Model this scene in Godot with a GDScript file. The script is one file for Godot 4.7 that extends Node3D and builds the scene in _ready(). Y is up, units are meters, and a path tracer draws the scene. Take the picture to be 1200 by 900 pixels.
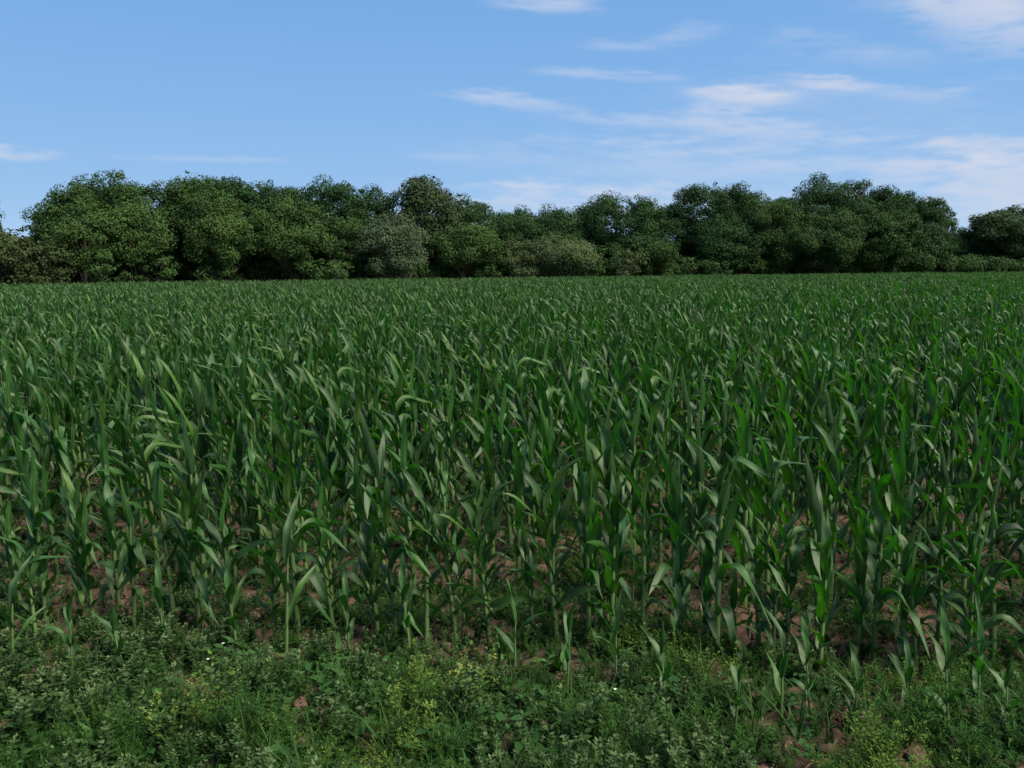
extends Node3D
# A maize field seen over its weedy edge, a belt of trees behind it, thin evening cloud.

const EYE := Vector3(0, 1.45, 0)
const FOCAL := 942.0            # pixels, for a 1200 x 900 picture
var cam_basis := Basis.from_euler(Vector3(deg_to_rad(-8.15), 0, deg_to_rad(-0.45)))
var soil_noise := FastNoiseLite.new()
var clod_noise := FastNoiseLite.new()
var names := {}
var mats := {}

# ---------------------------------------------------------------- helpers
class Shape:
	var v := PackedVector3Array()
	var n := PackedVector3Array()
	var u := PackedVector2Array()
	var c := PackedColorArray()
	var i := PackedInt32Array()

	func kite(at: Vector3, a: Vector3, b: Vector3, nn: Vector3, col: Color) -> void:
		var k := v.size()
		if a.cross(b).dot(nn) < 0.0: b = -b
		v.append(at - a); v.append(at + b - a * 0.15); v.append(at + a); v.append(at - b - a * 0.15)
		n.append(nn); n.append(nn); n.append(nn); n.append(nn)
		u.append(Vector2(0.5, 0)); u.append(Vector2(1, 0.5)); u.append(Vector2(0.5, 1)); u.append(Vector2(0, 0.5))
		c.append(col); c.append(col); c.append(col); c.append(col)
		# clockwise seen from the side nn points to
		i.append(k); i.append(k + 1); i.append(k + 2); i.append(k); i.append(k + 2); i.append(k + 3)

	func tube(path: PackedVector3Array, radii: PackedFloat32Array, sides: int, col: Color) -> void:
		var k := v.size()
		var m := path.size()
		for p in m:
			var t := (path[mini(p + 1, m - 1)] - path[maxi(p - 1, 0)]).normalized()
			var s := t.cross(Vector3(0.13, 0.21, 0.97)).normalized()
			var w := s.cross(t)
			for q in sides + 1:
				var a := TAU * q / sides
				var d := s * cos(a) + w * sin(a)
				v.append(path[p] + d * radii[p]); n.append(d)
				u.append(Vector2(float(q) / sides, p * 0.5)); c.append(col)
		for p in m - 1:
			for q in sides:
				var a := k + p * (sides + 1) + q
				var b := a + sides + 1
				i.append(a); i.append(a + 1); i.append(b); i.append(a + 1); i.append(b + 1); i.append(b)

	func smooth_from(first_v: int, first_i: int) -> void:
		for t in range(first_i, i.size(), 3):
			var a := i[t]; var b := i[t + 1]; var d := i[t + 2]
			var f := (v[d] - v[a]).cross(v[b] - v[a])
			n[a] += f; n[b] += f; n[d] += f
		for k in range(first_v, v.size()):
			n[k] = n[k].normalized()

	func add(o: Shape) -> void:
		var k := v.size()
		v.append_array(o.v); n.append_array(o.n); u.append_array(o.u); c.append_array(o.c)
		for q in o.i: i.append(q + k)

	func mesh() -> ArrayMesh:
		var a := []
		a.resize(Mesh.ARRAY_MAX)
		a[Mesh.ARRAY_VERTEX] = v; a[Mesh.ARRAY_NORMAL] = n; a[Mesh.ARRAY_TEX_UV] = u; a[Mesh.ARRAY_COLOR] = c; a[Mesh.ARRAY_INDEX] = i
		var m := ArrayMesh.new()
		m.add_surface_from_arrays(Mesh.PRIMITIVE_TRIANGLES, a)
		return m

func numbered(called: String) -> String:
	var k: int = names.get(called, 0)
	names[called] = k + 1
	return called if k == 0 else "%s_%03d" % [called, k]

func tag(o: Node, label: String, category: String, group := "") -> void:
	o.set_meta("label", label)
	o.set_meta("category", category)
	if group != "": o.set_meta("group", group)

func thing(called: String, at: Vector3, label: String, category: String, group := "") -> Node3D:
	var o := Node3D.new()
	o.name = numbered(called)
	add_child(o)
	o.position = at
	tag(o, label, category, group)
	return o

func part(called: String, mesh: Mesh, mat: Material, parent: Node) -> MeshInstance3D:
	var o := MeshInstance3D.new()
	o.name = called
	o.mesh = mesh
	o.material_override = mat
	parent.add_child(o, true)
	return o

func ray(px: float, py: float) -> Vector3:
	return (cam_basis * Vector3((px - 600.0) / FOCAL, (450.0 - py) / FOCAL, -1.0)).normalized()

func ground_at(px: float, py: float) -> Vector3:      # where the line of sight through a pixel meets the soil
	var d := ray(px, py)
	var p := EYE + d * (-EYE.y / d.y)
	return Vector3(p.x, soil(p.x, p.z), p.z)

func in_view(p: Vector3, margin := 0.1) -> bool:
	var q := cam_basis.transposed() * (p - EYE)
	return q.z < -0.5 and absf(q.x / q.z) < 600.0 / FOCAL + margin

func soil(x: float, z: float) -> float:
	var near := clampf((12.0 + z) / 5.0, 0.0, 1.0) * clampf((9.0 - absf(x)) / 3.0, 0.0, 1.0)
	if near <= 0.0: return 0.0
	var h := soil_noise.get_noise_2d(x, z) * 0.045
	var c := clod_noise.get_noise_2d(x, z)
	return (h + maxf(0.0, c) * 0.05) * near

func lin(r: float, g: float, b: float) -> Color:
	return Color(r, g, b)

# ---------------------------------------------------------------- sky
func make_sky() -> Sky:
	var w := 4096
	var h := 2048
	var im := Image.create_empty(w, h, false, Image.FORMAT_RGBF)
	var fine := FastNoiseLite.new()
	fine.seed = 5; fine.frequency = 1.0; fine.fractal_octaves = 5; fine.noise_type = FastNoiseLite.TYPE_SIMPLEX_SMOOTH
	var wide := FastNoiseLite.new()
	wide.seed = 9; wide.frequency = 0.6; wide.fractal_octaves = 2
	# thin clouds seen in the photograph: picture x, y, half width, half height, density, slant, warmth
	var clouds := [[1175, 8, 105, 42, 1.1, 0.12, 0.5], [1110, -30, 120, 40, 0.6, 0.1, 0.5], [868, 113, 50, 9, 1.1, 0.03, 0.6], [978, 99, 44, 9, 0.85, 0.04, 0.6], [600, 118, 70, 8, 0.6, 0.1, 0.2],
		[715, 88, 75, 5, 0.45, 0.05, 0.2], [722, 54, 42, 5, 0.35, 0.05, 0.2], [635, 4, 55, 10, 0.65, 0.08, 0.3], [870, 146, 65, 16, 0.55, 0.06, 0.3], [735, 141, 75, 7, 0.4, 0.07, 0.2],
		[1085, 110, 55, 11, 0.3, 0.05, 0.4], [1160, 168, 80, 7, 0.65, 0.0, 0.5], [1165, 222, 130, 34, 0.62, -0.02, 0.8], [640, 232, 150, 15, 0.6, 0.01, 0.5], [800, 42, 40, 9, 0.3, -0.15, 0.2],
		[15, 180, 44, 7, 0.75, 0.05, 0.7], [240, 186, 90, 4, 0.25, 0.02, 1.0], [720, 185, 190, 20, 0.16, 0.03, 0.3], [930, 185, 210, 22, 0.22, 0.02, 0.4], [1000, 60, 90, 14, 0.22, 0.1, 0.3], [520, 183, 40, 6, 0.2, 0.03, 0.6],
		[1210, 195, 90, 12, 0.4, 0.0, 0.2], [1000, 140, 200, 50, 0.12, 0.02, 0.3], [1050, 240, 420, 50, 0.22, 0.0, 0.6]]
	var to_eye := cam_basis.transposed()
	for y in h:
		var el := (0.5 - (y + 0.5) / h) * PI
		var s := sin(el)
		var e := clampf(rad_to_deg(el), 0.0, 90.0)
		var low := exp(-e / 7.0)
		var base := Color(0.100, 0.232, 0.450).lerp(Color(0.062, 0.150, 0.345), 1.0 - exp(-maxf(0.0, e - 12.0) / 32.0)).lerp(Color(0.275, 0.398, 0.525), low)
		if el < 0.0:
			im.fill_rect(Rect2i(0, y, w, h - y), Color(0.12, 0.13, 0.10))
			break
		var x := 0
		while x < w:
			var az := (x + 0.5) / w * TAU
			var d := Vector3(sin(az) * cos(el), s, -cos(az) * cos(el))
			var q := Vector3(d.x * 2.2, s * 15.0, d.z * 2.2)
			var f := fine.get_noise_3dv(q * 1.7)
			var cover := 0.0
			var warm := 0.35
			var p := to_eye * d
			var seen := p.z < -0.62 and e < 28.0
			var step := 1 if seen else 8
			if seen:
				var f3 := fine.get_noise_3dv(Vector3(d.x * 22.0, s * 150.0 + d.x * 12.0, d.z * 22.0))
				var f2 := 0.7 * f3 + fine.get_noise_3dv(Vector3(d.x * 9.0, s * 42.0, d.z * 9.0))
				var px := 600.0 - p.x / p.z * FOCAL
				var py := 450.0 + p.y / p.z * FOCAL
				if px > -400.0 and px < 1600.0 and py > -160.0:
					for k in clouds:
						var dx: float = (px - k[0]) / k[2]
						if absf(dx) > 2.2: continue
						var dy: float = (py - k[1] - (px - k[0]) * k[5]) / k[3] + f2 * 0.9
						var r := dx * dx + dy * dy
						if r > 5.0: continue
						var a: float = k[4] * exp(-r * r * 0.6) * (0.75 + 0.95 * f2 + 0.3 * f)
						if a > 0.0:
							warm = lerpf(warm, k[6], clampf(a, 0.0, 1.0))
							cover += a
				cover += clampf(f * 0.5 + wide.get_noise_3dv(d * 3.0) * 0.4 - 0.18, 0.0, 0.3) * 0.35
			else:
				cover = clampf(f * 1.1 + wide.get_noise_3dv(d * 3.0) * 1.0 + 0.1, 0.0, 1.2)
			cover = 1.0 - exp(-cover * 0.95)
			var white := Color(0.385, 0.42, 0.49).lerp(Color(0.415, 0.403, 0.447), warm)
			var c := base.lerp(white, cover)
			if step == 1: im.set_pixel(x, y, c)
			else: im.fill_rect(Rect2i(x, y, step, 1), c)
			x += step
	var sm := PanoramaSkyMaterial.new()
	sm.panorama = ImageTexture.create_from_image(im)
	var sky := Sky.new()
	sky.sky_material = sm
	return sky

# ---------------------------------------------------------------- materials
func noise_image(seed_: int, freq: float, size: int, octaves := 4, kind := FastNoiseLite.TYPE_SIMPLEX_SMOOTH) -> Image:
	var f := FastNoiseLite.new()
	f.seed = seed_; f.frequency = freq; f.fractal_octaves = octaves; f.noise_type = kind
	return f.get_seamless_image(size, size)

func ramp_texture(src: Image, stops: Array) -> ImageTexture:
	var w := src.get_width()
	var out := Image.create_empty(w, w, true, Image.FORMAT_RGB8)
	for y in w:
		for x in w:
			var t := src.get_pixel(x, y).r * (stops.size() - 1)
			var k := clampi(int(t), 0, stops.size() - 2)
			out.set_pixel(x, y, (stops[k] as Color).lerp(stops[k + 1], t - k).linear_to_srgb())
	out.generate_mipmaps()
	return ImageTexture.create_from_image(out)

func foliage(called: String, rough: float, back: Color, spec := 0.5) -> StandardMaterial3D:
	var m := StandardMaterial3D.new()
	m.resource_name = called
	m.vertex_color_use_as_albedo = true
	m.roughness = rough
	m.metallic_specular = spec
	m.cull_mode = BaseMaterial3D.CULL_DISABLED
	if back != Color.BLACK:
		m.backlight_enabled = true
		m.backlight = back
	return m

func make_materials() -> void:
	# maize blade: fine parallel veins, a paler midrib
	var r := RandomNumberGenerator.new()
	r.seed = 3
	var blade := Image.create_empty(128, 256, true, Image.FORMAT_RGB8)
	var bump := Image.create_empty(128, 256, true, Image.FORMAT_RGB8)
	var blotch := noise_image(31, 0.018, 256, 3)
	for x in 128:
		var vein := 0.88 + 0.12 * (0.5 + 0.5 * sin(x * TAU / 9.0)) + r.randf_range(-0.05, 0.05)
		var mid := exp(-pow((x - 63.5) / 2.6, 2.0))
		for y in 256:
			var b := 0.86 + 0.28 * blotch.get_pixel(x * 2, y).r
			var c := Color(0.76, 0.79, 0.76) * vein * b
			c = c.lerp(Color(1.0, 1.0, 0.98), mid * 0.9)
			blade.set_pixel(x, y, Color(minf(c.r, 1.0), minf(c.g, 1.0), minf(c.b, 1.0)))
			var hgt := 0.5 + 0.18 * sin(x * TAU / 9.0) + 0.35 * mid + 0.12 * (blotch.get_pixel(x * 2, y).r - 0.5)
			bump.set_pixel(x, y, Color(hgt, hgt, hgt))
	bump.bump_map_to_normal_map(2.0)
	blade.generate_mipmaps()
	bump.generate_mipmaps()
	var m := foliage("maize_blade", 0.58, Color(0.72, 0.94, 0.22), 0.58)
	m.albedo_texture = ImageTexture.create_from_image(blade)
	m.normal_enabled = true
	m.normal_texture = ImageTexture.create_from_image(bump)
	m.normal_scale = 0.5
	mats.blade = m
	mats.stalk = foliage("maize_stalk", 0.5, Color.BLACK)
	mats.tree_leaf = foliage("tree_leaves", 0.75, Color(0.4, 0.5, 0.15), 0.22)
	mats.weed = foliage("weed_leaves", 0.8, Color(0.5, 0.65, 0.2), 0.2)
	mats.petal = foliage("petals", 0.6, Color(0.4, 0.4, 0.4), 0.4)
	var bark := StandardMaterial3D.new()
	bark.resource_name = "bark"
	bark.roughness = 0.9
	bark.uv1_triplanar = true
	bark.uv1_scale = Vector3(1.5, 0.5, 1.5)
	var bn := noise_image(17, 0.03, 256, 4)
	bark.albedo_texture = ramp_texture(bn, [lin(0.07, 0.058, 0.045), lin(0.16, 0.135, 0.105), lin(0.26, 0.225, 0.18)])
	mats.bark = bark
	var s := StandardMaterial3D.new()
	s.resource_name = "soil"
	s.roughness = 0.95
	s.metallic_specular = 0.25
	s.uv1_triplanar = true
	s.uv1_world_triplanar = true
	s.uv1_scale = Vector3.ONE * 0.9
	var sn := noise_image(7, 0.02, 1024, 6)
	s.albedo_texture = ramp_texture(sn, [lin(0.042, 0.026, 0.019), lin(0.062, 0.039, 0.028), lin(0.084, 0.053, 0.039), lin(0.115, 0.077, 0.059), lin(0.17, 0.122, 0.096)])
	var nn := noise_image(8, 0.05, 1024, 5)
	nn.convert(Image.FORMAT_RGB8)
	nn.bump_map_to_normal_map(6.0)
	s.normal_enabled = true
	s.normal_texture = ImageTexture.create_from_image(nn)
	s.normal_scale = 1.0
	mats.soil = s
	var st := StandardMaterial3D.new()
	st.resource_name = "stone"
	st.roughness = 0.85
	st.uv1_triplanar = true
	st.uv1_scale = Vector3.ONE * 6.0
	st.albedo_texture = ramp_texture(noise_image(12, 0.03, 256, 5), [lin(0.07, 0.048, 0.035), lin(0.13, 0.095, 0.072), lin(0.20, 0.155, 0.12)])
	mats.stone = st
	mats.dry = foliage("dry_leaf", 0.7, Color(0.5, 0.45, 0.3), 0.3)

# ---------------------------------------------------------------- maize
func blade(s: Shape, r: RandomNumberGenerator, at: Vector3, az: float, length: float, width: float, tilt: float, droop: float, wind: float, twist: float, col: Color, tip: Color, segs: int, cols: int) -> void:
	var k0 := s.v.size()
	var i0 := s.i.size()
	var side0 := Vector3(-sin(az), 0, cos(az))
	var outw := Vector3(cos(az), 0, sin(az))
	var p := at
	var ph := r.randf() * TAU
	var ph2 := r.randf() * TAU
	var freq := r.randf_range(9.0, 16.0)
	var kink := r.randf_range(0.35, 0.75)
	var kink_by := r.randf_range(0.0, 0.6) if r.randf() < 0.35 else 0.0
	var bend := r.randf_range(0.04, 0.34) if droop > 1.5 else -1.0
	var ds := length / segs
	var half := cols / 2
	for q in segs + 1:
		var f := float(q) / segs
		var th := tilt + droop * (pow(f, 1.6) if bend < 0.0 else 0.12 * f + 0.88 * smoothstep(bend, bend + 0.38, f)) + (kink_by if f > kink else 0.0)
		var d := outw * sin(th) + Vector3.UP * cos(th)
		d += Vector3(1.0, -0.15, 0.12) * wind * pow(f, 1.1)
		d = d.normalized()
		var b := (side0 - d * side0.dot(d)).normalized()
		var nn := b.cross(d)
		var tw := twist * f * f + 0.5 * sin(f * 6.0 + ph) * f
		var b2 := b * cos(tw) + nn * sin(tw)
		var n2 := nn * cos(tw) - b * sin(tw)
		var w := width * 0.5 * minf(1.0, 0.5 + 2.2 * f) * pow(maxf(0.0, 1.0 - f), 0.72) * 1.22
		var cup := lerpf(0.95, 0.22, minf(1.0, f * 2.2))
		for j in cols + 1:
			var x := float(j - half) / half
			var wave := sin(f * freq + (ph if x > 0 else ph2)) * 0.34 * absf(x) * smoothstep(0.1, 0.35, f)
			s.v.append(p + b2 * (x * w * cos(cup)) - n2 * (-absf(x) * w * sin(cup)) + n2 * (wave * w))
			s.n.append(Vector3.ZERO)
			s.u.append(Vector2(0.5 + 0.5 * x, f * length * 1.6))
			s.c.append(col.lerp(tip, clampf((f - 0.82) * 4.0, 0.0, 1.0)))
		p += d * ds
	for q in segs:
		for j in cols:
			var a := k0 + q * (cols + 1) + j
			var b := a + cols + 1
			s.i.append(a); s.i.append(b); s.i.append(a + 1)
			s.i.append(a + 1); s.i.append(b); s.i.append(b + 1)
	s.smooth_from(k0, i0)

# One maize plant of height about 1: its blades one by one, its stalk, and all joined at two finenesses.
func maize(seed_: int, kind: String) -> Dictionary:
	var r := RandomNumberGenerator.new()
	r.seed = seed_
	var out := {"blades": [], "kind": kind}
	var all := Shape.new()
	var low := Shape.new()
	var plane := r.randf() * PI
	var n := r.randi_range(9, 11)
	if kind == "stunted": n = r.randi_range(4, 6)
	var top := r.randf_range(0.56, 0.66)
	var lean := Vector3(r.randf_range(-0.09, 0.05), 0, r.randf_range(-0.06, 0.06))
	var tone := r.randf_range(0.95, 1.3)
	var blue := r.randf()
	var deep := lin(0.038, 0.158, 0.018).lerp(lin(0.060, 0.156, 0.044), blue) * tone
	var young := lin(0.080, 0.200, 0.015) * r.randf_range(0.85, 1.1)
	for q in n:
		var f := float(q) / (n - 1)
		var y := lerpf(0.04, top, f)
		var az := plane + (q % 2) * PI + r.randf_range(-0.4, 0.4)
		var length: float; var width: float; var tilt: float; var droop: float; var wind: float
		if kind == "stunted":
			length = lerpf(0.30, 0.52, f) * r.randf_range(0.85, 1.1)
			width = r.randf_range(0.045, 0.066)
			tilt = lerpf(0.55, 0.12, f)
			droop = lerpf(1.5, 0.5, f) * r.randf_range(0.5, 1.5)
			wind = r.randf_range(-0.35, 0.25)
		else:
			length = (0.175 + 0.17 * sin(minf(1.0, f * 1.25 + 0.12) * PI * 0.62)) * r.randf_range(0.85, 1.15)
			width = (0.034 + 0.022 * sin(f * PI * 0.8)) * r.randf_range(0.9, 1.12)
			tilt = lerpf(0.75, 0.12, pow(f, 0.8)) * r.randf_range(0.8, 1.3)
			droop = r.randf_range(1.6, 2.4) if r.randf() < lerpf(0.65, 0.34, f) else r.randf_range(0.0, 0.7)
			wind = r.randf_range(-0.65, 0.0) if droop < 1.0 else r.randf_range(-0.1, 0.6)
			
			if kind == "upright":
				droop *= 0.55; wind *= 0.55; tilt *= 0.8; width *= 1.15
		var col := deep.lerp(young, r.randf_range(0.2, 1.0) if r.randf() < (0.5 if kind == "upright" else 0.2) else 0.0)
		col = col * r.randf_range(0.8, 1.25)
		if q == 0: col = col.lerp(lin(0.24, 0.20, 0.05), 0.9 * pow(r.randf(), 3.0))
		col.a = 1.0
		var tip := col
		if r.randf() < 0.25: tip = lin(0.20, 0.17, 0.075)
		var at := Vector3(0, y, 0) + lean * y
		var tw := r.randf_range(-2.4, 2.4)
		var keep := r.state
		var b := Shape.new()
		blade(b, r, at, az, length, width, tilt, droop, wind, tw, col, tip, 13, 4)
		(out.blades as Array).append(b.mesh())
		all.add(b)
		r.state = keep
		var l := Shape.new()
		blade(l, r, at, az, length, width * 1.08, tilt, droop, wind, tw, col, tip, 7, 2)
		low.add(l)
	var st := Shape.new()
	var pts := PackedVector3Array()
	var rad := PackedFloat32Array()
	for q in 7:
		var f := q / 6.0
		var y := f * (top + 0.06)
		pts.append(Vector3(0, y - 0.03, 0) + lean * y)
		rad.append(lerpf(0.014, 0.006, f) * (0.75 if kind == "stunted" else 1.0))
	st.tube(pts, rad, 7, lin(0.075, 0.125, 0.04) * tone)
	out.stalk = st.mesh()
	all.add(st)
	out.all = all.mesh()
	out.low = low.mesh()
	out.h = 0.0
	for q in all.v: out.h = maxf(out.h, q.y)
	return out

func place_maize(kind: Dictionary, at: Vector3, height: float, turn: float, label: String, group: String) -> Node3D:
	var o := thing("maize_plant", at, label, "maize plant", group)
	o.rotation.y = turn
	var sc: float = height / kind.h
	o.scale = Vector3(lerpf(1.0, sc, 0.75), sc, lerpf(1.0, sc, 0.75))
	part("stalk", kind.stalk, mats.stalk, o)
	for b in kind.blades: part("leaf", b, mats.blade, o)
	return o

func multi(called: String, mesh: Mesh, mat: Material, places: Array, tints: Array, parent: Node) -> MultiMeshInstance3D:
	var mm := MultiMesh.new()
	mm.transform_format = MultiMesh.TRANSFORM_3D
	mm.use_colors = true
	mm.mesh = mesh
	mm.instance_count = places.size()
	for k in places.size():
		mm.set_instance_transform(k, places[k])
		mm.set_instance_color(k, tints[k])
	var o := MultiMeshInstance3D.new()
	o.name = called
	o.multimesh = mm
	o.material_override = mat
	parent.add_child(o, true)
	return o

func belt_z(x_over_z: float) -> float:      # depth of the field's far edge for a direction
	var px := 600.0 + FOCAL * x_over_z
	return 47.0 + 33.0 * clampf(px / 1200.0, -0.3, 1.3)

func make_maize() -> void:
	var r := RandomNumberGenerator.new()
	r.seed = 41
	var kinds := []
	for k in 18: kinds.append(maize(100 + k, "upright" if k % 4 == 0 else "spreading"))
	var stunted := []
	for k in 7: stunted.append(maize(300 + k, "stunted"))
	var looks := {"upright": "upright light green leaves", "spreading": "drooping dark green leaves"}
	# the plants that stand singly at the weedy edge: base pixel, top pixel y, stunted or not
	var singles := [[915, 862, 715, 1], [1000, 858, 750, 1], [1112, 872, 700, 1], [1180, 885, 755, 1], [664, 818, 685, 1], [722, 815, 690, 1], [603, 795, 680, 1], [335, 785, 585, 1],
		[410, 775, 655, 1], [482, 772, 640, 1], [145, 805, 690, 1], [85, 795, 680, 1], [45, 770, 620, 0], [235, 745, 555, 0], [858, 775, 640, 1], [572, 722, 580, 0], [545, 735, 610, 1],
		[1055, 780, 610, 0], [960, 790, 600, 0], [790, 775, 620, 1], [1150, 800, 600, 0], [15, 800, 660, 1], [195, 775, 640, 1], [280, 770, 640, 1], [445, 760, 600, 0], [625, 745, 600, 0], [700, 760, 590, 0], [740, 745, 600, 1], [825, 770, 600, 0], [905, 780, 600, 0], [1005, 770, 580, 0], [1100, 770, 560, 0], [390, 730, 570, 0], [110, 735, 575, 0], [60, 725, 560, 0], [140, 718, 560, 0], [1060, 850, 735, 1], [950, 838, 715, 1], [780, 832, 715, 1], [860, 862, 750, 1], [1145, 850, 700, 1]]
	for k in singles.size():
		var a: Array = singles[k]
		var p := ground_at(a[0], a[1])
		var q := ray(a[0], a[2])
		var flat := Vector2(p.x, p.z).length() / Vector2(q.x, q.z).length()
		var high: float = EYE.y + q.y * flat - p.y
		var kind: Dictionary = stunted[k % stunted.size()] if a[3] == 1 else kinds[(k * 5) % kinds.size()]
		var label := "stunted maize plant with narrow folded leaves standing alone among the weeds" if a[3] == 1 else "sturdy broad leaved maize plant at the weedy edge before the first full row"
		place_maize(kind, p, high, r.randf_range(-0.5, 0.5), label, "stunted maize plants among the weeds" if a[3] == 1 else "maize plants before the first full row")
	# the rows
	var turn := deg_to_rad(7.0)
	var along := Vector3(cos(turn), 0, sin(turn))
	var across := Vector3(sin(turn), 0, -cos(turn))
	var ordinals := ["first", "second", "third", "fourth", "fifth", "sixth", "seventh", "eighth", "ninth", "tenth", "eleventh", "twelfth"]
	var vary := FastNoiseLite.new()
	vary.seed = 77
	vary.frequency = 0.12
	var heroes := 0
	var fine_at := []
	var low_at := []
	var fine_tint := []
	var low_tint := []
	for k in kinds.size():
		fine_at.append([]); low_at.append([]); fine_tint.append([]); low_tint.append([])
	var row := 0
	var dist := 2.92
	while dist < 88.0:
		var step := 0.11 if row > 1 else 0.125
		var reach := dist * 0.78 + 3.0
		var s := -reach + r.randf() * step
		while s < reach:
			s += step * r.randf_range(0.75, 1.3)
			var p := across * dist + along * s
			p.x += r.randf_range(-0.02, 0.02)
			p.z += r.randf_range(-0.05, 0.05)
			var keep: bool = r.randf() > [0.16, 0.08, 0.04, 0.03][mini(row, 3)]
			var high := 0.84 * (1.0 + 0.10 * vary.get_noise_2d(p.x, p.z)) * r.randf_range(0.82, 1.12)
			if row < 3: high *= r.randf_range([0.66, 0.78, 0.86][row], [0.98, 1.0, 1.02][row])
			var which := r.randi() % kinds.size()
			var spin := r.randf_range(-0.7, 0.7)
			var tint := r.randf_range(0.85, 1.15)
			var yellow := r.randf_range(0.9, 1.12)
			if not keep or -p.z > belt_z(p.x / -p.z) - 2.0 or not in_view(p, 0.06 if dist > 6.0 else 0.25): continue
			p.y = soil(p.x, p.z) - 0.005
			if heroes < 275 and row < ordinals.size() and in_view(p, 0.02):
				heroes += 1
				var kd: Dictionary = kinds[which]
				place_maize(kd, p, high, spin, "maize plant with %s in the %s full row from the weeds" % [looks[kd.kind], ordinals[row]], "maize plants in the %s full row from the weeds" % ordinals[row])
				continue
			high /= kinds[which].h
			var wide := lerpf(1.0, high, 0.75) * (1.0 if dist < 20.0 else 1.06)
			var t := Transform3D(Basis(Vector3.UP, spin).scaled_local(Vector3(wide, high, wide)), p)
			var c := Color(tint * yellow, tint, tint * 0.98)
			if dist < 16.0:
				fine_at[which].append(t); fine_tint[which].append(c)
			else:
				low_at[which].append(t); low_tint[which].append(c)
		row += 1
		dist += (0.48 if row > 3 else 0.45) * r.randf_range(0.96, 1.04)
	var crop := Node3D.new()
	crop.name = "maize_crop"
	add_child(crop)
	tag(crop, "dense green maize crop filling the field up to the trees", "maize crop")
	crop.set_meta("kind", "stuff")
	var total := 0
	for k in kinds.size():
		total += fine_at[k].size() + low_at[k].size()
		multi("maize_plants", kinds[k].all, mats.blade, fine_at[k], fine_tint[k], crop)
		multi("maize_plants", kinds[k].low, mats.blade, low_at[k], low_tint[k], crop)
	print("maize: ", heroes, " single, ", total, " in the crop")

# ---------------------------------------------------------------- ground
func axis(fine_from: float, fine_to: float, step: float, far_from: float, far_to: float) -> PackedFloat32Array:
	var a := PackedFloat32Array()
	var left := []
	var x := fine_from
	var d := step
	while x > far_from:
		d *= 1.35; x -= d; left.push_front(maxf(x, far_from))
	for q in left: a.append(q)
	x = fine_from
	while x < fine_to:
		a.append(x); x += step
	d = step
	while x < far_to:
		a.append(x); d *= 1.35; x += d
	a.append(far_to)
	return a

func make_ground() -> void:
	soil_noise.seed = 21; soil_noise.frequency = 1.1; soil_noise.fractal_octaves = 4
	clod_noise.seed = 22; clod_noise.frequency = 7.0; clod_noise.fractal_octaves = 3
	var xs := axis(-3.6, 3.6, 0.025, -600.0, 600.0)
	var zs := axis(-5.6, -1.3, 0.025, -600.0, 60.0)
	var s := Shape.new()
	for z in zs:
		for x in xs:
			s.v.append(Vector3(x, soil(x, z), z)); s.n.append(Vector3.ZERO); s.u.append(Vector2(x, z)); s.c.append(Color.WHITE)
	var w := xs.size()
	for q in zs.size() - 1:
		for p in w - 1:
			var a := q * w + p
			s.i.append(a); s.i.append(a + 1); s.i.append(a + w); s.i.append(a + 1); s.i.append(a + w + 1); s.i.append(a + w)
	s.smooth_from(0, 0)
	var g := part("ground", s.mesh(), mats.soil, self)
	g.set_meta("kind", "structure")
	g.set_meta("label", "reddish brown field soil with clods")

func lump(seed_: int, rough: float) -> ArrayMesh:
	var f := FastNoiseLite.new()
	f.seed = seed_; f.frequency = 0.9; f.fractal_octaves = 3
	var s := Shape.new()
	var rows := 9
	var cols := 13
	for a in rows + 1:
		for b in cols + 1:
			var th := PI * a / rows
			var ph := TAU * (b % cols) / cols
			var d := Vector3(sin(th) * cos(ph), cos(th), sin(th) * sin(ph))
			s.v.append(d * (1.0 + rough * f.get_noise_3dv(d * 1.6)) * Vector3(1.0, 0.62, 0.8))
			s.n.append(Vector3.ZERO); s.u.append(Vector2(b, a)); s.c.append(Color.WHITE)
	for a in rows:
		for b in cols:
			var k := a * (cols + 1) + b
			s.i.append(k); s.i.append(k + 1); s.i.append(k + cols + 1); s.i.append(k + 1); s.i.append(k + cols + 2); s.i.append(k + cols + 1)
	s.smooth_from(0, 0)
	return s.mesh()

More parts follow.
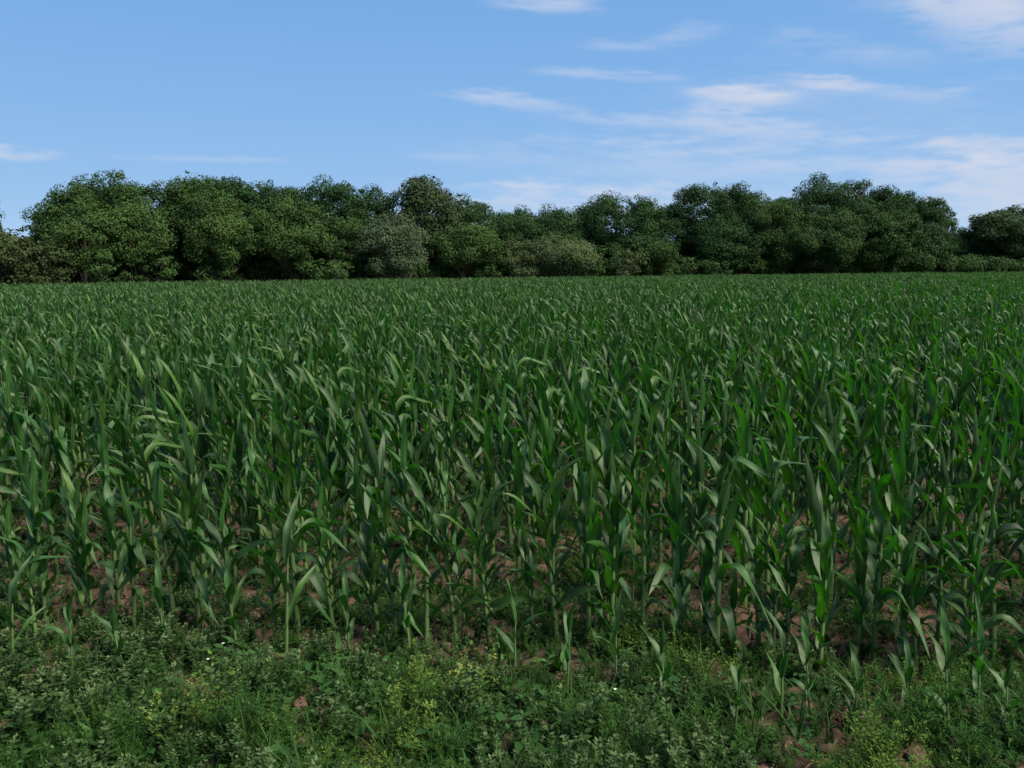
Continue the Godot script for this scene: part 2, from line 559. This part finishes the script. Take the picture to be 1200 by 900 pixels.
func make_clods() -> void:
	var r := RandomNumberGenerator.new()
	r.seed = 88
	var lumps := [lump(1, 0.7), lump(2, 0.9), lump(3, 0.6), lump(4, 0.8)]
	var clods := Node3D.new()
	clods.name = "soil_clods"
	add_child(clods)
	clods.set_meta("kind", "stuff")
	tag(clods, "crumbly reddish brown soil clods between the maize stems", "soil")
	for k in 4:
		var at := []
		var tint := []
		for q in 420:
			var z := -r.randf_range(2.1, 6.0)
			var x := r.randf_range(-0.75, 0.75) * -z
			var size := 0.008 + 0.03 * pow(r.randf(), 3.0)
			at.append(Transform3D(Basis.from_euler(Vector3(r.randf() * 0.6, r.randf() * TAU, r.randf() * 0.6)).scaled_local(Vector3.ONE * size), Vector3(x, soil(x, z) + size * 0.25, z)))
			tint.append(Color.WHITE)
		multi("clods", lumps[k], mats.soil, at, tint, clods)
	var straw := Shape.new()
	blade(straw, r, Vector3.ZERO, 0.0, 0.09, 0.008, 1.45, 0.25, 0.0, 1.2, lin(0.22, 0.17, 0.10), lin(0.26, 0.21, 0.13), 6, 2)
	var lie := []
	var shade := []
	for q in 420:
		var z := -r.randf_range(2.1, 6.0)
		var x := r.randf_range(-0.75, 0.75) * -z
		var size := r.randf_range(0.4, 1.3)
		lie.append(Transform3D(Basis.from_euler(Vector3(r.randf_range(-0.3, 0.3), r.randf() * TAU, r.randf_range(-0.2, 0.2))).scaled_local(Vector3.ONE * size), Vector3(x, soil(x, z) + 0.004, z)))
		var b := r.randf_range(0.5, 1.3)
		shade.append(Color(b, b, b))
	var litter := multi("straw_litter", straw.mesh(), mats.dry, lie, shade, self)
	litter.set_meta("kind", "stuff")
	tag(litter, "scattered bits of dry straw on the soil between the stems", "straw")
	var spots := [[958, 884, 0.028], [948, 855, 0.02], [990, 862, 0.022], [1012, 846, 0.024], [925, 838, 0.02], [530, 694, 0.026], [552, 700, 0.02], [735, 762, 0.024], [760, 770, 0.03], [700, 745, 0.02], [712, 605, 0.03], [940, 755, 0.026], [900, 770, 0.02],
		[1045, 680, 0.024], [1020, 730, 0.02], [262, 728, 0.024], [300, 720, 0.03], [350, 708, 0.02], [60, 742, 0.024], [75, 752, 0.02]]
	for a in spots:
		var p := ground_at(a[0], a[1])
		var st := part("stone", lumps[r.randi() % 4], mats.stone, self)
		st.name = numbered("field_stone")
		st.position = p + Vector3(0, a[2] * 0.05, 0)
		st.rotation = Vector3(r.randf() * 0.4, r.randf() * TAU, 0)
		st.scale = Vector3.ONE * float(a[2])
		tag(st, "pale brown field stone lying on bare soil near the weeds", "stone", "pale stones on the bare soil")

# ---------------------------------------------------------------- weeds
func weed(seed_: int, kind: String) -> Dictionary:
	var r := RandomNumberGenerator.new()
	r.seed = seed_
	var stem := Shape.new()
	var leaf := Shape.new()
	var flower := Shape.new()
	match kind:
		"goosefoot":
			var g := lin(0.024, 0.060, 0.016) * r.randf_range(0.85, 1.2)
			var pale := lin(0.085, 0.13, 0.055)
			for b in r.randi_range(1, 3):
				var high := r.randf_range(0.17, 0.30)
				var lean := Vector3(r.randf_range(-0.3, 0.4), 1, r.randf_range(-0.3, 0.3))
				var pts := PackedVector3Array(); var rad := PackedFloat32Array()
				for q in 5:
					var f := q / 4.0
					pts.append(lean * high * f + Vector3(0.03 * f * f, -0.01, 0)); rad.append(lerpf(0.0028, 0.001, f))
				stem.tube(pts, rad, 5, g * 1.1)
				for q in 46:
					var f := pow(r.randf(), 0.75)
					var at := lean * high * f + Vector3(0.03 * f * f, 0, 0)
					var a := r.randf() * TAU
					var d := Vector3(cos(a), r.randf_range(-0.1, 0.9), sin(a)).normalized()
					var l := lerpf(0.022, 0.009, f) * r.randf_range(0.7, 1.25)
					var sd := d.cross(Vector3.UP).normalized().rotated(d, r.randf_range(-0.5, 0.5))
					leaf.kite(at + d * (l + lerpf(0.012, 0.002, f)), d * l, sd * l * 0.55, sd.cross(d), (g.lerp(pale, pow(f, 4.0))) * r.randf_range(0.85, 1.15))
		"mustard":
			var g := lin(0.066, 0.112, 0.022) * r.randf_range(0.9, 1.2)
			for b in r.randi_range(5, 8):
				var high := r.randf_range(0.12, 0.24)
				var lean := Vector3(r.randf_range(-0.6, 0.6), 1, r.randf_range(-0.6, 0.6))
				stem.tube(PackedVector3Array([Vector3(0, -0.01, 0), lean * high * 0.5, lean * high + Vector3(0, 0.01, 0)]), PackedFloat32Array([0.002, 0.0014, 0.0007]), 4, g)
				for q in 24:
					var f := r.randf_range(0.3, 1.05)
					var a := r.randf() * TAU
					var d := Vector3(cos(a), r.randf_range(0.0, 1.0), sin(a)).normalized()
					var at := lean * high * f + d * r.randf_range(0.004, 0.03)
					var sd := d.cross(Vector3.UP).normalized()
					leaf.kite(at, d * r.randf_range(0.005, 0.011), sd * r.randf_range(0.003, 0.007), sd.cross(d), g * r.randf_range(0.8, 1.3))
					if f > 0.85 and r.randf() < 0.3:
						for e in 3:
							var z := Vector3(r.randf() - 0.5, r.randf(), r.randf() - 0.5) * 0.012
							flower.kite(at + z, Vector3(0.004, 0.001, 0), Vector3(0, 0.001, 0.004), Vector3.UP, lin(0.16, 0.19, 0.045))
		"mayweed":
			var g := lin(0.031, 0.080, 0.018) * r.randf_range(0.9, 1.2)
			for b in r.randi_range(9, 14):
				var a := r.randf() * TAU
				var high := r.randf_range(0.08, 0.22)
				var lean := Vector3(cos(a) * r.randf_range(0.1, 0.7), 1, sin(a) * r.randf_range(0.1, 0.7))
				stem.tube(PackedVector3Array([Vector3(0, -0.01, 0), lean * high * 0.6, lean * high]), PackedFloat32Array([0.0016, 0.0012, 0.0006]), 4, g)
				for q in 44:
					var f := r.randf_range(0.15, 1.0)
					var z := r.randf() * TAU
					var d := Vector3(cos(z), r.randf_range(0.1, 1.0), sin(z)).normalized()
					var sd := d.cross(Vector3.UP).normalized()
					var l := r.randf_range(0.008, 0.020) * (1.15 - 0.5 * f)
					leaf.kite(lean * high * f + d * l, d * l, sd * 0.0019, sd.cross(d), g * r.randf_range(0.75, 1.35))
		"bindweed":
			var g := lin(0.024, 0.066, 0.019) * r.randf_range(0.85, 1.2)
			for b in r.randi_range(5, 8):
				var a := r.randf() * TAU
				var reach := r.randf_range(0.05, 0.16)
				var tip := Vector3(cos(a) * reach, r.randf_range(0.04, 0.12), sin(a) * reach)
				stem.tube(PackedVector3Array([Vector3(0, -0.01, 0), tip * 0.5 + Vector3(0, 0.02, 0), tip]), PackedFloat32Array([0.0016, 0.0012, 0.0007]), 4, g)
				for q in 5:
					var f := r.randf_range(0.35, 1.05)
					var z := r.randf() * TAU
					var d := Vector3(cos(z), r.randf_range(-0.25, 0.5), sin(z)).normalized()
					var l := r.randf_range(0.010, 0.021)
					var sd := d.cross(Vector3.UP).normalized().rotated(d, r.randf_range(-0.6, 0.6))
					var nn := sd.cross(d)
					var at := tip * f + Vector3(0, 0.012, 0) + d * l
					var c := g * r.randf_range(0.8, 1.3)
					# two halves folded along the midrib
					var k := leaf.v.size()
					for pt in [-d * l, -d * l * 0.5 + sd * l * 0.62 + nn * l * 0.2, d * l * 0.2 + sd * l * 0.5 + nn * l * 0.15, d * l, d * l * 0.2 - sd * l * 0.5 + nn * l * 0.15, -d * l * 0.5 - sd * l * 0.62 + nn * l * 0.2]:
						leaf.v.append(at + pt); leaf.n.append(nn); leaf.u.append(Vector2.ZERO); leaf.c.append(c)
					for t in [0, 2, 1, 0, 3, 2, 0, 4, 3, 0, 5, 4]: leaf.i.append(k + t)
			if seed_ % 4 == 0:
				for q in 2:
					var at := Vector3(r.randf_range(-0.08, 0.08), r.randf_range(0.09, 0.12), r.randf_range(-0.08, 0.08))
					for e in 5:
						var d := Vector3(cos(e * TAU / 5), 0.45, sin(e * TAU / 5)) * 0.0032
						flower.kite(at + d, d, d.cross(Vector3.UP) * 0.6, Vector3.UP, lin(0.62, 0.62, 0.58))
		"dock":
			var g := lin(0.045, 0.105, 0.032) * r.randf_range(0.85, 1.2)
			for b in r.randi_range(6, 9):
				blade(leaf, r, Vector3(r.randf_range(-0.01, 0.01), -0.005, r.randf_range(-0.01, 0.01)), r.randf() * TAU, r.randf_range(0.07, 0.15), r.randf_range(0.022, 0.04), r.randf_range(0.2, 0.9), r.randf_range(0.5, 1.6), 0.15, r.randf_range(-0.8, 0.8), g * r.randf_range(0.8, 1.25), g * 1.1, 7, 4)
		"grass":
			var g := lin(0.040, 0.088, 0.026) * r.randf_range(0.85, 1.2)
			for b in r.randi_range(9, 16):
				blade(leaf, r, Vector3(r.randf_range(-0.02, 0.02), -0.005, r.randf_range(-0.02, 0.02)), r.randf() * TAU, r.randf_range(0.10, 0.30), r.randf_range(0.004, 0.008), r.randf_range(0.1, 0.6), r.randf_range(0.2, 1.6), 0.25, r.randf_range(-1.0, 1.0), g * r.randf_range(0.8, 1.25), g * 1.2, 6, 2)
	return {"stem": stem, "leaf": leaf, "flower": flower, "kind": kind}

func make_weeds() -> void:
	var r := RandomNumberGenerator.new()
	r.seed = 63
	var about := {
		"goosefoot": ["goosefoot_weed", "grey green goosefoot weed with upright leafy stem and pale tip at field edge", "tall grey green weeds at the field edge"],
		"mustard": ["mustard_weed", "yellowish green branching mustard weed with tiny flower heads", "yellowish branching weeds"],
		"mayweed": ["mayweed_plant", "bright green feathery mayweed clump with threadlike leaves", "feathery weed clumps"],
		"bindweed": ["bindweed_plant", "low creeping bindweed with small heart shaped dark leaves", "creeping bindweed plants"],
		"dock": ["dock_plant", "broad leaved dock rosette with smooth pale green leaves among weeds", "broad leaved rosettes"],
		"grass": ["grass_tuft", "thin bladed grass tuft sprouting between weeds and maize", "grass tufts"]}
	var made := {}
	for kind in about:
		made[kind] = []
		for k in 5:
			var w := weed(500 + k * 7 + hash(kind) % 90, kind)
			var joined := Shape.new()
			joined.add(w.stem); joined.add(w.leaf)
			var d := {"stem": w.stem.mesh() if w.stem.v.size() else null, "leaf": w.leaf.mesh(), "flower": w.flower.mesh() if w.flower.v.size() else null, "all": joined.mesh()}
			made[kind].append(d)
	# single weeds that stand out: picture x, y of the foot, kind, size
	var spots := [[215, 868, "goosefoot", 1.25], [232, 880, "mustard", 1.1], [205, 890, "mustard", 1.0], [270, 890, "mayweed", 1.2], [300, 885, "mayweed", 1.0], [375, 870, "goosefoot", 1.1], [395, 892, "goosefoot", 1.0],
		[120, 870, "goosefoot", 1.0], [95, 885, "goosefoot", 1.1], [55, 865, "goosefoot", 1.2], [25, 880, "goosefoot", 1.1], [160, 850, "goosefoot", 0.9], [185, 895, "goosefoot", 1.0], [510, 832, "mustard", 1.2], [535, 845, "mustard", 1.1],
		[480, 840, "mustard", 1.0], [500, 868, "mustard", 1.0], [560, 820, "mustard", 0.8], [800, 890, "mayweed", 1.3], [820, 880, "mayweed", 1.2], [775, 895, "mayweed", 1.0], [845, 850, "goosefoot", 1.0], [1060, 880, "mayweed", 1.2], [1085, 870, "mayweed", 1.0],
		[1040, 895, "mayweed", 1.1], [1020, 885, "grass", 1.2], [1130, 890, "mayweed", 1.0], [705, 720, "goosefoot", 1.0], [665, 895, "goosefoot", 1.0], [690, 880, "goosefoot", 0.9], [610, 890, "goosefoot", 0.9], [575, 895, "grass", 1.0], [455, 895, "grass", 1.3],
		[470, 880, "grass", 1.3], [940, 870, "grass", 1.2], [970, 840, "grass", 1.0], [885, 880, "grass", 1.1], [1150, 885, "goosefoot", 0.8], [1190, 892, "mayweed", 1.0], [330, 835, "goosefoot", 1.0], [300, 825, "goosefoot", 1.0], [440, 850, "goosefoot", 0.9],
		[740, 870, "goosefoot", 0.9], [865, 895, "mayweed", 0.9], [150, 893, "dock", 1.6], [120, 898, "dock", 1.4], [700, 868, "dock", 1.2], [500, 892, "dock", 1.2], [560, 870, "dock", 1.1], [420, 865, "dock", 1.1], [770, 872, "dock", 1.2], [890, 845, "dock", 1.0], [1120, 855, "dock", 1.0], [300, 770, "dock", 1.5], [400, 790, "dock", 1.2], [590, 770, "dock", 1.0], [655, 790, "dock", 1.1], [350, 895, "bindweed", 1.3], [540, 890, "bindweed", 1.3], [630, 860, "bindweed", 1.2], [700, 850, "bindweed", 1.2], [590, 840, "bindweed", 1.1], [760, 845, "bindweed", 1.1], [440, 810, "bindweed", 1.1],
		[265, 800, "bindweed", 1.2], [150, 880, "bindweed", 1.4], [715, 892, "bindweed", 1.3], [640, 893, "bindweed", 1.2], [395, 840, "bindweed", 1.2], [910, 830, "bindweed", 1.0], [1100, 840, "bindweed", 1.0], [1160, 850, "bindweed", 1.1], [1000, 815, "grass", 0.9],
		[560, 760, "goosefoot", 0.9], [615, 765, "goosefoot", 0.8], [770, 740, "bindweed", 1.0], [690, 700, "grass", 1.0], [830, 800, "grass", 1.0], [1075, 770, "bindweed", 1.0], [1165, 770, "bindweed", 1.0], [365, 735, "bindweed", 1.0], [390, 725, "grass", 0.9], [120, 770, "goosefoot", 1.0], [190, 770, "goosefoot", 0.9],
		[20, 820, "goosefoot", 1.1], [70, 830, "goosefoot", 1.0], [110, 825, "goosefoot", 0.9], [180, 820, "goosefoot", 1.0], [250, 850, "goosefoot", 0.9], [10, 895, "goosefoot", 1.0], [320, 865, "goosefoot", 1.0]]
	for a in spots:
		var at := ground_at(a[0], a[1])
		var d: Dictionary = made[a[2]][r.randi() % 5]
		var w: Array = about[a[2]]
		var o := thing(w[0], at, w[1], "weed" if a[2] != "grass" else "grass tuft", w[2])
		o.rotation.y = r.randf_range(-0.5, 0.5) if a[2] == "goosefoot" else r.randf() * TAU
		o.scale = Vector3.ONE * float(a[3]) * r.randf_range(0.75, 1.05)
		if d.stem != null: part("stem", d.stem, mats.weed, o)
		part("foliage", d.leaf, mats.weed, o)
		if d.flower != null: part("flower", d.flower, mats.petal, o)
	# the mat of low weeds below them
	var mat_of := Node3D.new()
	mat_of.name = "weed_ground_cover"
	add_child(mat_of)
	mat_of.set_meta("kind", "stuff")
	tag(mat_of, "tangled mat of low green weeds along the field edge", "ground cover")
	var thick := FastNoiseLite.new()
	thick.seed = 4; thick.frequency = 1.6; thick.fractal_octaves = 2
	var lists := {}
	var bare := ground_at(965, 866)
	for kind in about:
		for k in 5: lists[[kind, k]] = [[], []]
	for q in 38000:
		var z := -r.randf_range(1.7, 7.5)
		var x := r.randf_range(-0.78, 0.78) * -z
		var m := thick.get_noise_2d(x, z)
		var edge := 2.85 - 0.05 * x
		var want := 1.0 if -z < edge - 0.75 else clampf(0.85 - (-z - edge + 0.75) * 0.4 + m * 2.0, 0.0, 1.0)
		want = maxf(want, clampf(1.0 + m * 0.9, 0.5, 1.0))
		if Vector2((x - bare.x) / 0.34, (z - bare.z) / 0.2).length() < 1.0 + m: want *= 0.22
		if x > 0.7: want *= 0.72
		if r.randf() > want: continue
		var c := thick.get_noise_2d(x * 0.9 + 30.0, z * 0.9)
		var pick := r.randf() + c * 0.6 + clampf(x * 0.12, -0.18, 0.18)
		var kind := "bindweed"
		if pick < 0.14: kind = "goosefoot"
		elif pick < 0.42: kind = "bindweed"
		elif pick < 0.60: kind = "grass"
		elif pick < 0.74: kind = "dock"
		elif pick < 1.12: kind = "mayweed"
		else: kind = "mustard"
		var size := (0.24 + 0.46 * pow(r.randf(), 1.8)) * clampf(1.0 - (-z - 2.3) * 0.35, 0.6, 1.0) * (1.0 + 0.5 * m)
		var l: Array = lists[[kind, r.randi() % 5]]
		l[0].append(Transform3D(Basis(Vector3.UP, r.randf() * TAU).scaled_local(Vector3.ONE * size), Vector3(x, soil(x, z) - 0.004, z)))
		var t := r.randf_range(0.8, 1.15)
		l[1].append(Color(t, t, t))
	var total := 0
	for key in lists:
		var l: Array = lists[key]
		total += l[0].size()
		if l[0].size(): multi("low_weeds", made[key[0]][key[1]].all, mats.weed, l[0], l[1], mat_of)
	print("weeds: ", total)
	# withered maize leaves lying about
	for a in [[742, 812, 0.10, "curled straw coloured maize leaf standing out of the weeds"], [1075, 690, 0.13, "yellowed maize leaf hanging low beside the stems"], [975, 722, 0.10, "small yellow withered leaf between the maize stems"], [495, 742, 0.12, "pale withered maize leaf on bare soil"]]:
		var s := Shape.new()
		blade(s, r, Vector3(0, -0.004, 0), r.randf() * TAU, a[2], 0.018, 0.3, 1.6, 0.1, 0.5, lin(0.34, 0.30, 0.14), lin(0.38, 0.34, 0.2), 8, 2)
		var o := part("x", s.mesh(), mats.dry, self)
		o.name = numbered("withered_leaf")
		o.position = ground_at(a[0], a[1])
		tag(o, a[3], "leaf")

# ---------------------------------------------------------------- trees
func tree(called: String, base: Vector3, high: float, wide: float, from: float, col: Color, leaf_size: float, density: float, open: float, label: String, category: String, group: String, seed_: int) -> void:
	var r := RandomNumberGenerator.new()
	r.seed = seed_
	var o := thing(called, base, label, category, group)
	var bark := Shape.new()
	var crown := Shape.new()
	var mid := (high + from) * 0.5
	var half := (high - from) * 0.5
	# trunk
	var lean := Vector3(r.randf_range(-0.25, 0.25), 0, r.randf_range(-0.2, 0.2))
	var tr := clampf(high * 0.016, 0.03, 0.2)
	var pts := PackedVector3Array(); var rad := PackedFloat32Array()
	for q in 7:
		var f := q / 6.0
		pts.append(Vector3(0, -0.1 + f * (high * 0.82), 0) + lean * f * f * 2.0 + Vector3(r.randf_range(-0.06, 0.06), 0, r.randf_range(-0.06, 0.06)))
		rad.append(tr * (1.25 if q == 0 else 1.0) * lerpf(1.0, 0.22, f))
	bark.tube(pts, rad, 7, Color.WHITE)
	# clumps of foliage, each at the end of a limb
	var clumps := []
	var count := int(clampf(wide * wide * half * 5.5 * density, 20, 190))
	var tries := 0
	var lobes := FastNoiseLite.new()
	lobes.seed = seed_; lobes.frequency = 1.0; lobes.fractal_octaves = 2
	var power := 2.2 if high > 5.7 else 2.0
	while clumps.size() < count and tries < 5000:
		tries += 1
		var d := Vector3(r.randf_range(-1, 1), r.randf_range(-1, 1), r.randf_range(-1, 1))
		var l := pow(pow(absf(d.x), power) + pow(absf(d.y), power) + pow(absf(d.z), power), 1.0 / power)
		if l > 1.0 or l < 0.35: continue
		if d.z < -0.55: continue
		d *= pow(l, -0.45) * minf(1.04, 0.90 + 0.55 * lobes.get_noise_3dv(d.normalized() * 1.2))
		var bulge := 1.0 - 0.25 * maxf(0.0, -d.y)
		var size := r.randf_range(0.30, 0.80) * clampf(wide * 0.38, 0.5, 1.25)
		var squash := 0.94 if absf(d.y) < 0.9 else 1.0
		var at := Vector3(d.x * (wide - size * 0.5) * bulge, mid + d.y * (half - size * 0.45) * squash, d.z * (wide - size * 0.5) * 0.85)
		at.y = minf(at.y, high - size * 0.6)
		clumps.append([at, size])
	# loose twigs that break the outline
	for q in int(5 + wide * 3):
		var a := r.randf() * TAU
		var d := Vector3(cos(a), absf(sin(a)) * 1.0, r.randf_range(-0.3, 0.5)).normalized()
		d *= minf(0.98, 0.90 + 0.55 * lobes.get_noise_3dv(d * 1.2))
		clumps.append([Vector3(d.x * wide * 0.95, mid + d.y * half * r.randf_range(0.84, 0.98), d.z * wide), r.randf_range(0.12, 0.36)])
	var axis_at := Vector3(0, mid, 0) + lean
	for k in clumps:
		var at: Vector3 = k[0]
		var size: float = k[1]
		if r.randf() < 0.45:
			var y := clampf(at.y - r.randf_range(0.6, 2.2), 0.4, high * 0.78)
			var f := clampf(y / (high * 0.82), 0.0, 1.0)
			var start := Vector3(0, y, 0) + lean * f * f * 2.0
			bark.tube(PackedVector3Array([start, start.lerp(at, 0.5) + Vector3(0, 0.15, 0), at]), PackedFloat32Array([tr * 0.34, tr * 0.22, tr * 0.07]), 5, Color.WHITE)
		var tone := r.randf_range(0.78, 1.22)
		var ccol := Color(col.r * tone * r.randf_range(0.92, 1.1), col.g * tone, col.b * tone * r.randf_range(0.9, 1.1))
		var leaves := int(size * size * 330.0 * (1.0 - open * r.randf()) * (0.15 / leaf_size)) + 6
		var out := (at - axis_at).normalized()
		for q in leaves:
			var d := Vector3(r.randfn(), r.randfn() * 0.75, r.randfn()).normalized()
			var rr := size * (0.45 + 0.62 * sqrt(r.randf()))
			var p := at + Vector3(d.x * rr * 1.1, d.y * rr * 0.8, d.z * rr) + Vector3(0.10, 0.04, 0) * rr
			if p.y < 0.15: continue
			var nn := (d * 0.9 + out * 0.4 + Vector3(r.randfn(), r.randfn() + 0.5, r.randfn()) * 0.55).normalized()
			var a := nn.cross(Vector3(r.randfn(), r.randfn(), r.randfn())).normalized()
			var l := leaf_size * r.randf_range(0.6, 1.25)
			var v := r.randf_range(0.8, 1.2)
			crown.kite(p, a * l, a.cross(nn) * l * 0.6, nn, Color(ccol.r * v, ccol.g * v, ccol.b * v))
	part("trunk", bark.mesh(), mats.bark, o)
	part("crown", crown.mesh(), mats.tree_leaf, o)

var tree_count := 0

func tree_px(px: float, top: float, half_px: float, behind: float, from: float, look: String, open := 0.25, density := 1.0, own_label := "") -> void:
	var x := (px - 600.0) / FOCAL
	var z := belt_z(x) + behind
	var yh := 320.0 - 10.0 * px / 1200.0
	var high := EYE.y + (yh - top) * z / FOCAL
	var wide := half_px * 1.1 * z / FOCAL
	tree_count += 1
	var looks := {
		"ash": [lin(0.030, 0.064, 0.019), 0.085, "field_tree", "mid green broad crowned tree in the belt behind the maize", "tree", "mid green trees of the belt"],
		"oak": [lin(0.022, 0.052, 0.017), 0.085, "oak_tree", "dark green dense crowned oak in the belt behind the maize", "tree", "dark oaks of the belt"],
		"light": [lin(0.042, 0.082, 0.024), 0.08, "field_tree", "light green rounded tree standing before the darker trees of the belt", "tree", "light green trees at the front of the belt"],
		"sparse": [lin(0.038, 0.062, 0.026), 0.11, "thin_crowned_tree", "thin crowned tree with sky showing between its top branches", "tree", "thin crowned trees of the belt"],
		"silver": [lin(0.062, 0.092, 0.048), 0.075, "willow_shrub", "large silvery grey willow shrub at the foot of the trees", "shrub", ""],
		"olive": [lin(0.062, 0.092, 0.038), 0.075, "hedge_shrub", "pale olive green shrub at the foot of the trees", "shrub", "pale olive shrubs along the field edge"],
		"far": [lin(0.022, 0.052, 0.017), 0.13, "oak_tree", "dark oak at the far side of the belt showing between nearer trees", "tree", "oaks at the far side of the belt"],
		"bush": [lin(0.030, 0.064, 0.019), 0.10, "hedge_bush", "leafy green bush filling the foot of the tree belt", "bush", "green bushes under the trees"],
		"brown": [lin(0.036, 0.054, 0.021), 0.10, "hedge_bush", "brownish green bush at the open end of the tree belt", "bush", "brownish bushes at the belt end"]}
	var k: Array = looks[look]
	tree(k[2], Vector3(x * z, 0, -z), high, wide, from, k[0], k[1], density, open, own_label if own_label != "" else k[3], k[4], k[5] if own_label == "" else "", 1000 + tree_count * 13)

func make_trees() -> void:
	var back := [[-22, 221, 34, 8, "ash"], [94, 216, 44, 5, "ash"], [130, 207, 45, 7, "ash"], [172, 203, 42, 5, "ash"], [240, 199, 42, 5, "ash"], [290, 205, 38, 6, "oak"], [330, 212, 40, 7, "oak"], [392, 208, 36, 6, "oak"], [440, 221, 36, 7, "oak"],
		[545, 229, 36, 6, "ash"], [600, 243, 40, 7, "oak"], [650, 240, 42, 6, "oak"], [722, 226, 52, 5, "oak"], [778, 240, 34, 8, "oak"], [838, 210, 52, 6, "oak"], [885, 226, 42, 8, "oak"], [945, 208, 54, 6, "oak"], [1008, 211, 52, 5, "oak"], [1060, 226, 40, 6, "oak"],
		[1120, 268, 50, 9, "oak"], [1235, 238, 50, 6, "oak"]]
	var told := {-22: "mid green tree cut off from the belt by a low gap over brownish bushes", 94: "mid green wide topped tree rising behind the brownish bushes at the belt end", 240: "tallest mid green tree of the belt with a bushy peak",
		440: "dark oak right behind the top of the silvery willow shrub", 545: "mid green tree beside the thin crowned tree behind the willow shrub", 722: "rounded dark oak rising alone behind the pale olive shrubs", 778: "narrow lower oak between the rounded oak and the broad oak",
		838: "broad dark oak at the start of the tall oak group", 1120: "low dark oak filling the gap between taller trees", 1235: "dark oak past the low gap beside the airy crowned tree"}
	for a in back: tree_px(a[0], a[1], a[2], a[3], 1.0, a[4], 0.25, 1.0, told.get(a[0], ""))
	tree_px(503, 209, 42, 5, 1.6, "sparse", 0.75, 0.7, "thin crowned tree with airy top standing behind the silvery willow shrub")
	tree_px(1168, 241, 40, 5, 1.8, "sparse", 0.55, 0.75, "airy crowned dark tree past the low gap in the belt")
	tree_px(1085, 232, 24, 6, 2.0, "sparse", 0.5, 0.8, "ragged narrow tree ending the tall oak group beside the low gap")
	var front := [[105, 248, 40, 2.5, "light"], [165, 238, 38, 3, "light"], [262, 222, 42, 2.5, "light"], [345, 232, 42, 2.5, "light"], [400, 250, 36, 3, "ash"], [545, 262, 42, 2.5, "light"], 
		[900, 228, 46, 2.5, "ash"], [845, 250, 40, 3, "oak"], [960, 245, 46, 2.5, "ash"], [1020, 240, 46, 2.5, "ash"], [1070, 262, 36, 3, "oak"], [760, 272, 34, 2, "ash"]]
	for a in front: tree_px(a[0], a[1], a[2], a[3], 1.3 if a[4] == "light" else 0.6, a[4], 0.3)
	tree_px(462, 250, 42, 1.2, 0.2, "silver", 0.6, 0.8)
	tree_px(655, 274, 44, 1.0, 0.2, "olive", 0.4, 1.0, "widest pale olive green shrub at the foot of the trees")
	tree_px(735, 285, 22, 0.8, 0.2, "olive", 0.5, 1.0, "small narrow pale olive shrub below the rounded oak")
	tree_px(612, 282, 30, 1.4, 0.2, "olive", 0.4, 1.0, "lower olive shrub tucked behind the widest pale shrub")
	tree_px(15, 262, 42, 2.0, 0.2, "brown", 0.3)
	tree_px(62, 278, 32, 1.5, 0.2, "brown", 0.3)
	tree_px(-45, 262, 40, 2.0, 0.2, "brown", 0.3)
	var r := RandomNumberGenerator.new()
	r.seed = 5
	var x := -70.0
	while x < 1280.0:
		tree_px(x, r.randf_range(284, 306), r.randf_range(22, 32), r.randf_range(1.5, 4.5), 0.1, "bush", 0.1)
		x += r.randf_range(26, 38)
	x = -70.0
	while x < 1280.0:      # the far side of the belt
		tree_px(x, r.randf_range(262, 282), r.randf_range(36, 46), r.randf_range(10, 13), 0.1, "far", 0.05)
		x += r.randf_range(40, 52)

# ---------------------------------------------------------------- the scene
func _ready() -> void:
	var cam := Camera3D.new()
	cam.name = "camera"
	cam.fov = rad_to_deg(2.0 * atan(450.0 / FOCAL))
	cam.far = 2000.0
	cam.near = 0.05
	cam.transform = Transform3D(cam_basis, EYE)
	add_child(cam)
	cam.make_current()
	var t0 := Time.get_ticks_msec()
	var env := Environment.new()
	env.background_mode = Environment.BG_SKY
	env.sky = make_sky()
	print("sky ", Time.get_ticks_msec() - t0)
	env.tonemap_mode = Environment.TONE_MAPPER_LINEAR
	env.tonemap_exposure = 1.75
	env.sdfgi_enabled = true
	env.ssao_enabled = true
	env.ssil_enabled = true
	var we := WorldEnvironment.new()
	we.environment = env
	add_child(we)
	var sun := DirectionalLight3D.new()
	sun.name = "sun"
	sun.light_energy = 1.6
	sun.light_angular_distance = 30.0
	sun.light_color = Color(1.0, 0.95, 0.86)
	sun.shadow_enabled = true
	sun.rotation_degrees = Vector3(-50, 62, 0)
	add_child(sun)
	var t := Time.get_ticks_msec()
	make_materials()
	make_ground()
	print("ground ", Time.get_ticks_msec() - t)
	make_trees()
	print("trees ", Time.get_ticks_msec() - t)
	make_maize()
	print("maize ", Time.get_ticks_msec() - t)
	make_clods()
	make_weeds()
	print("all ", Time.get_ticks_msec() - t)
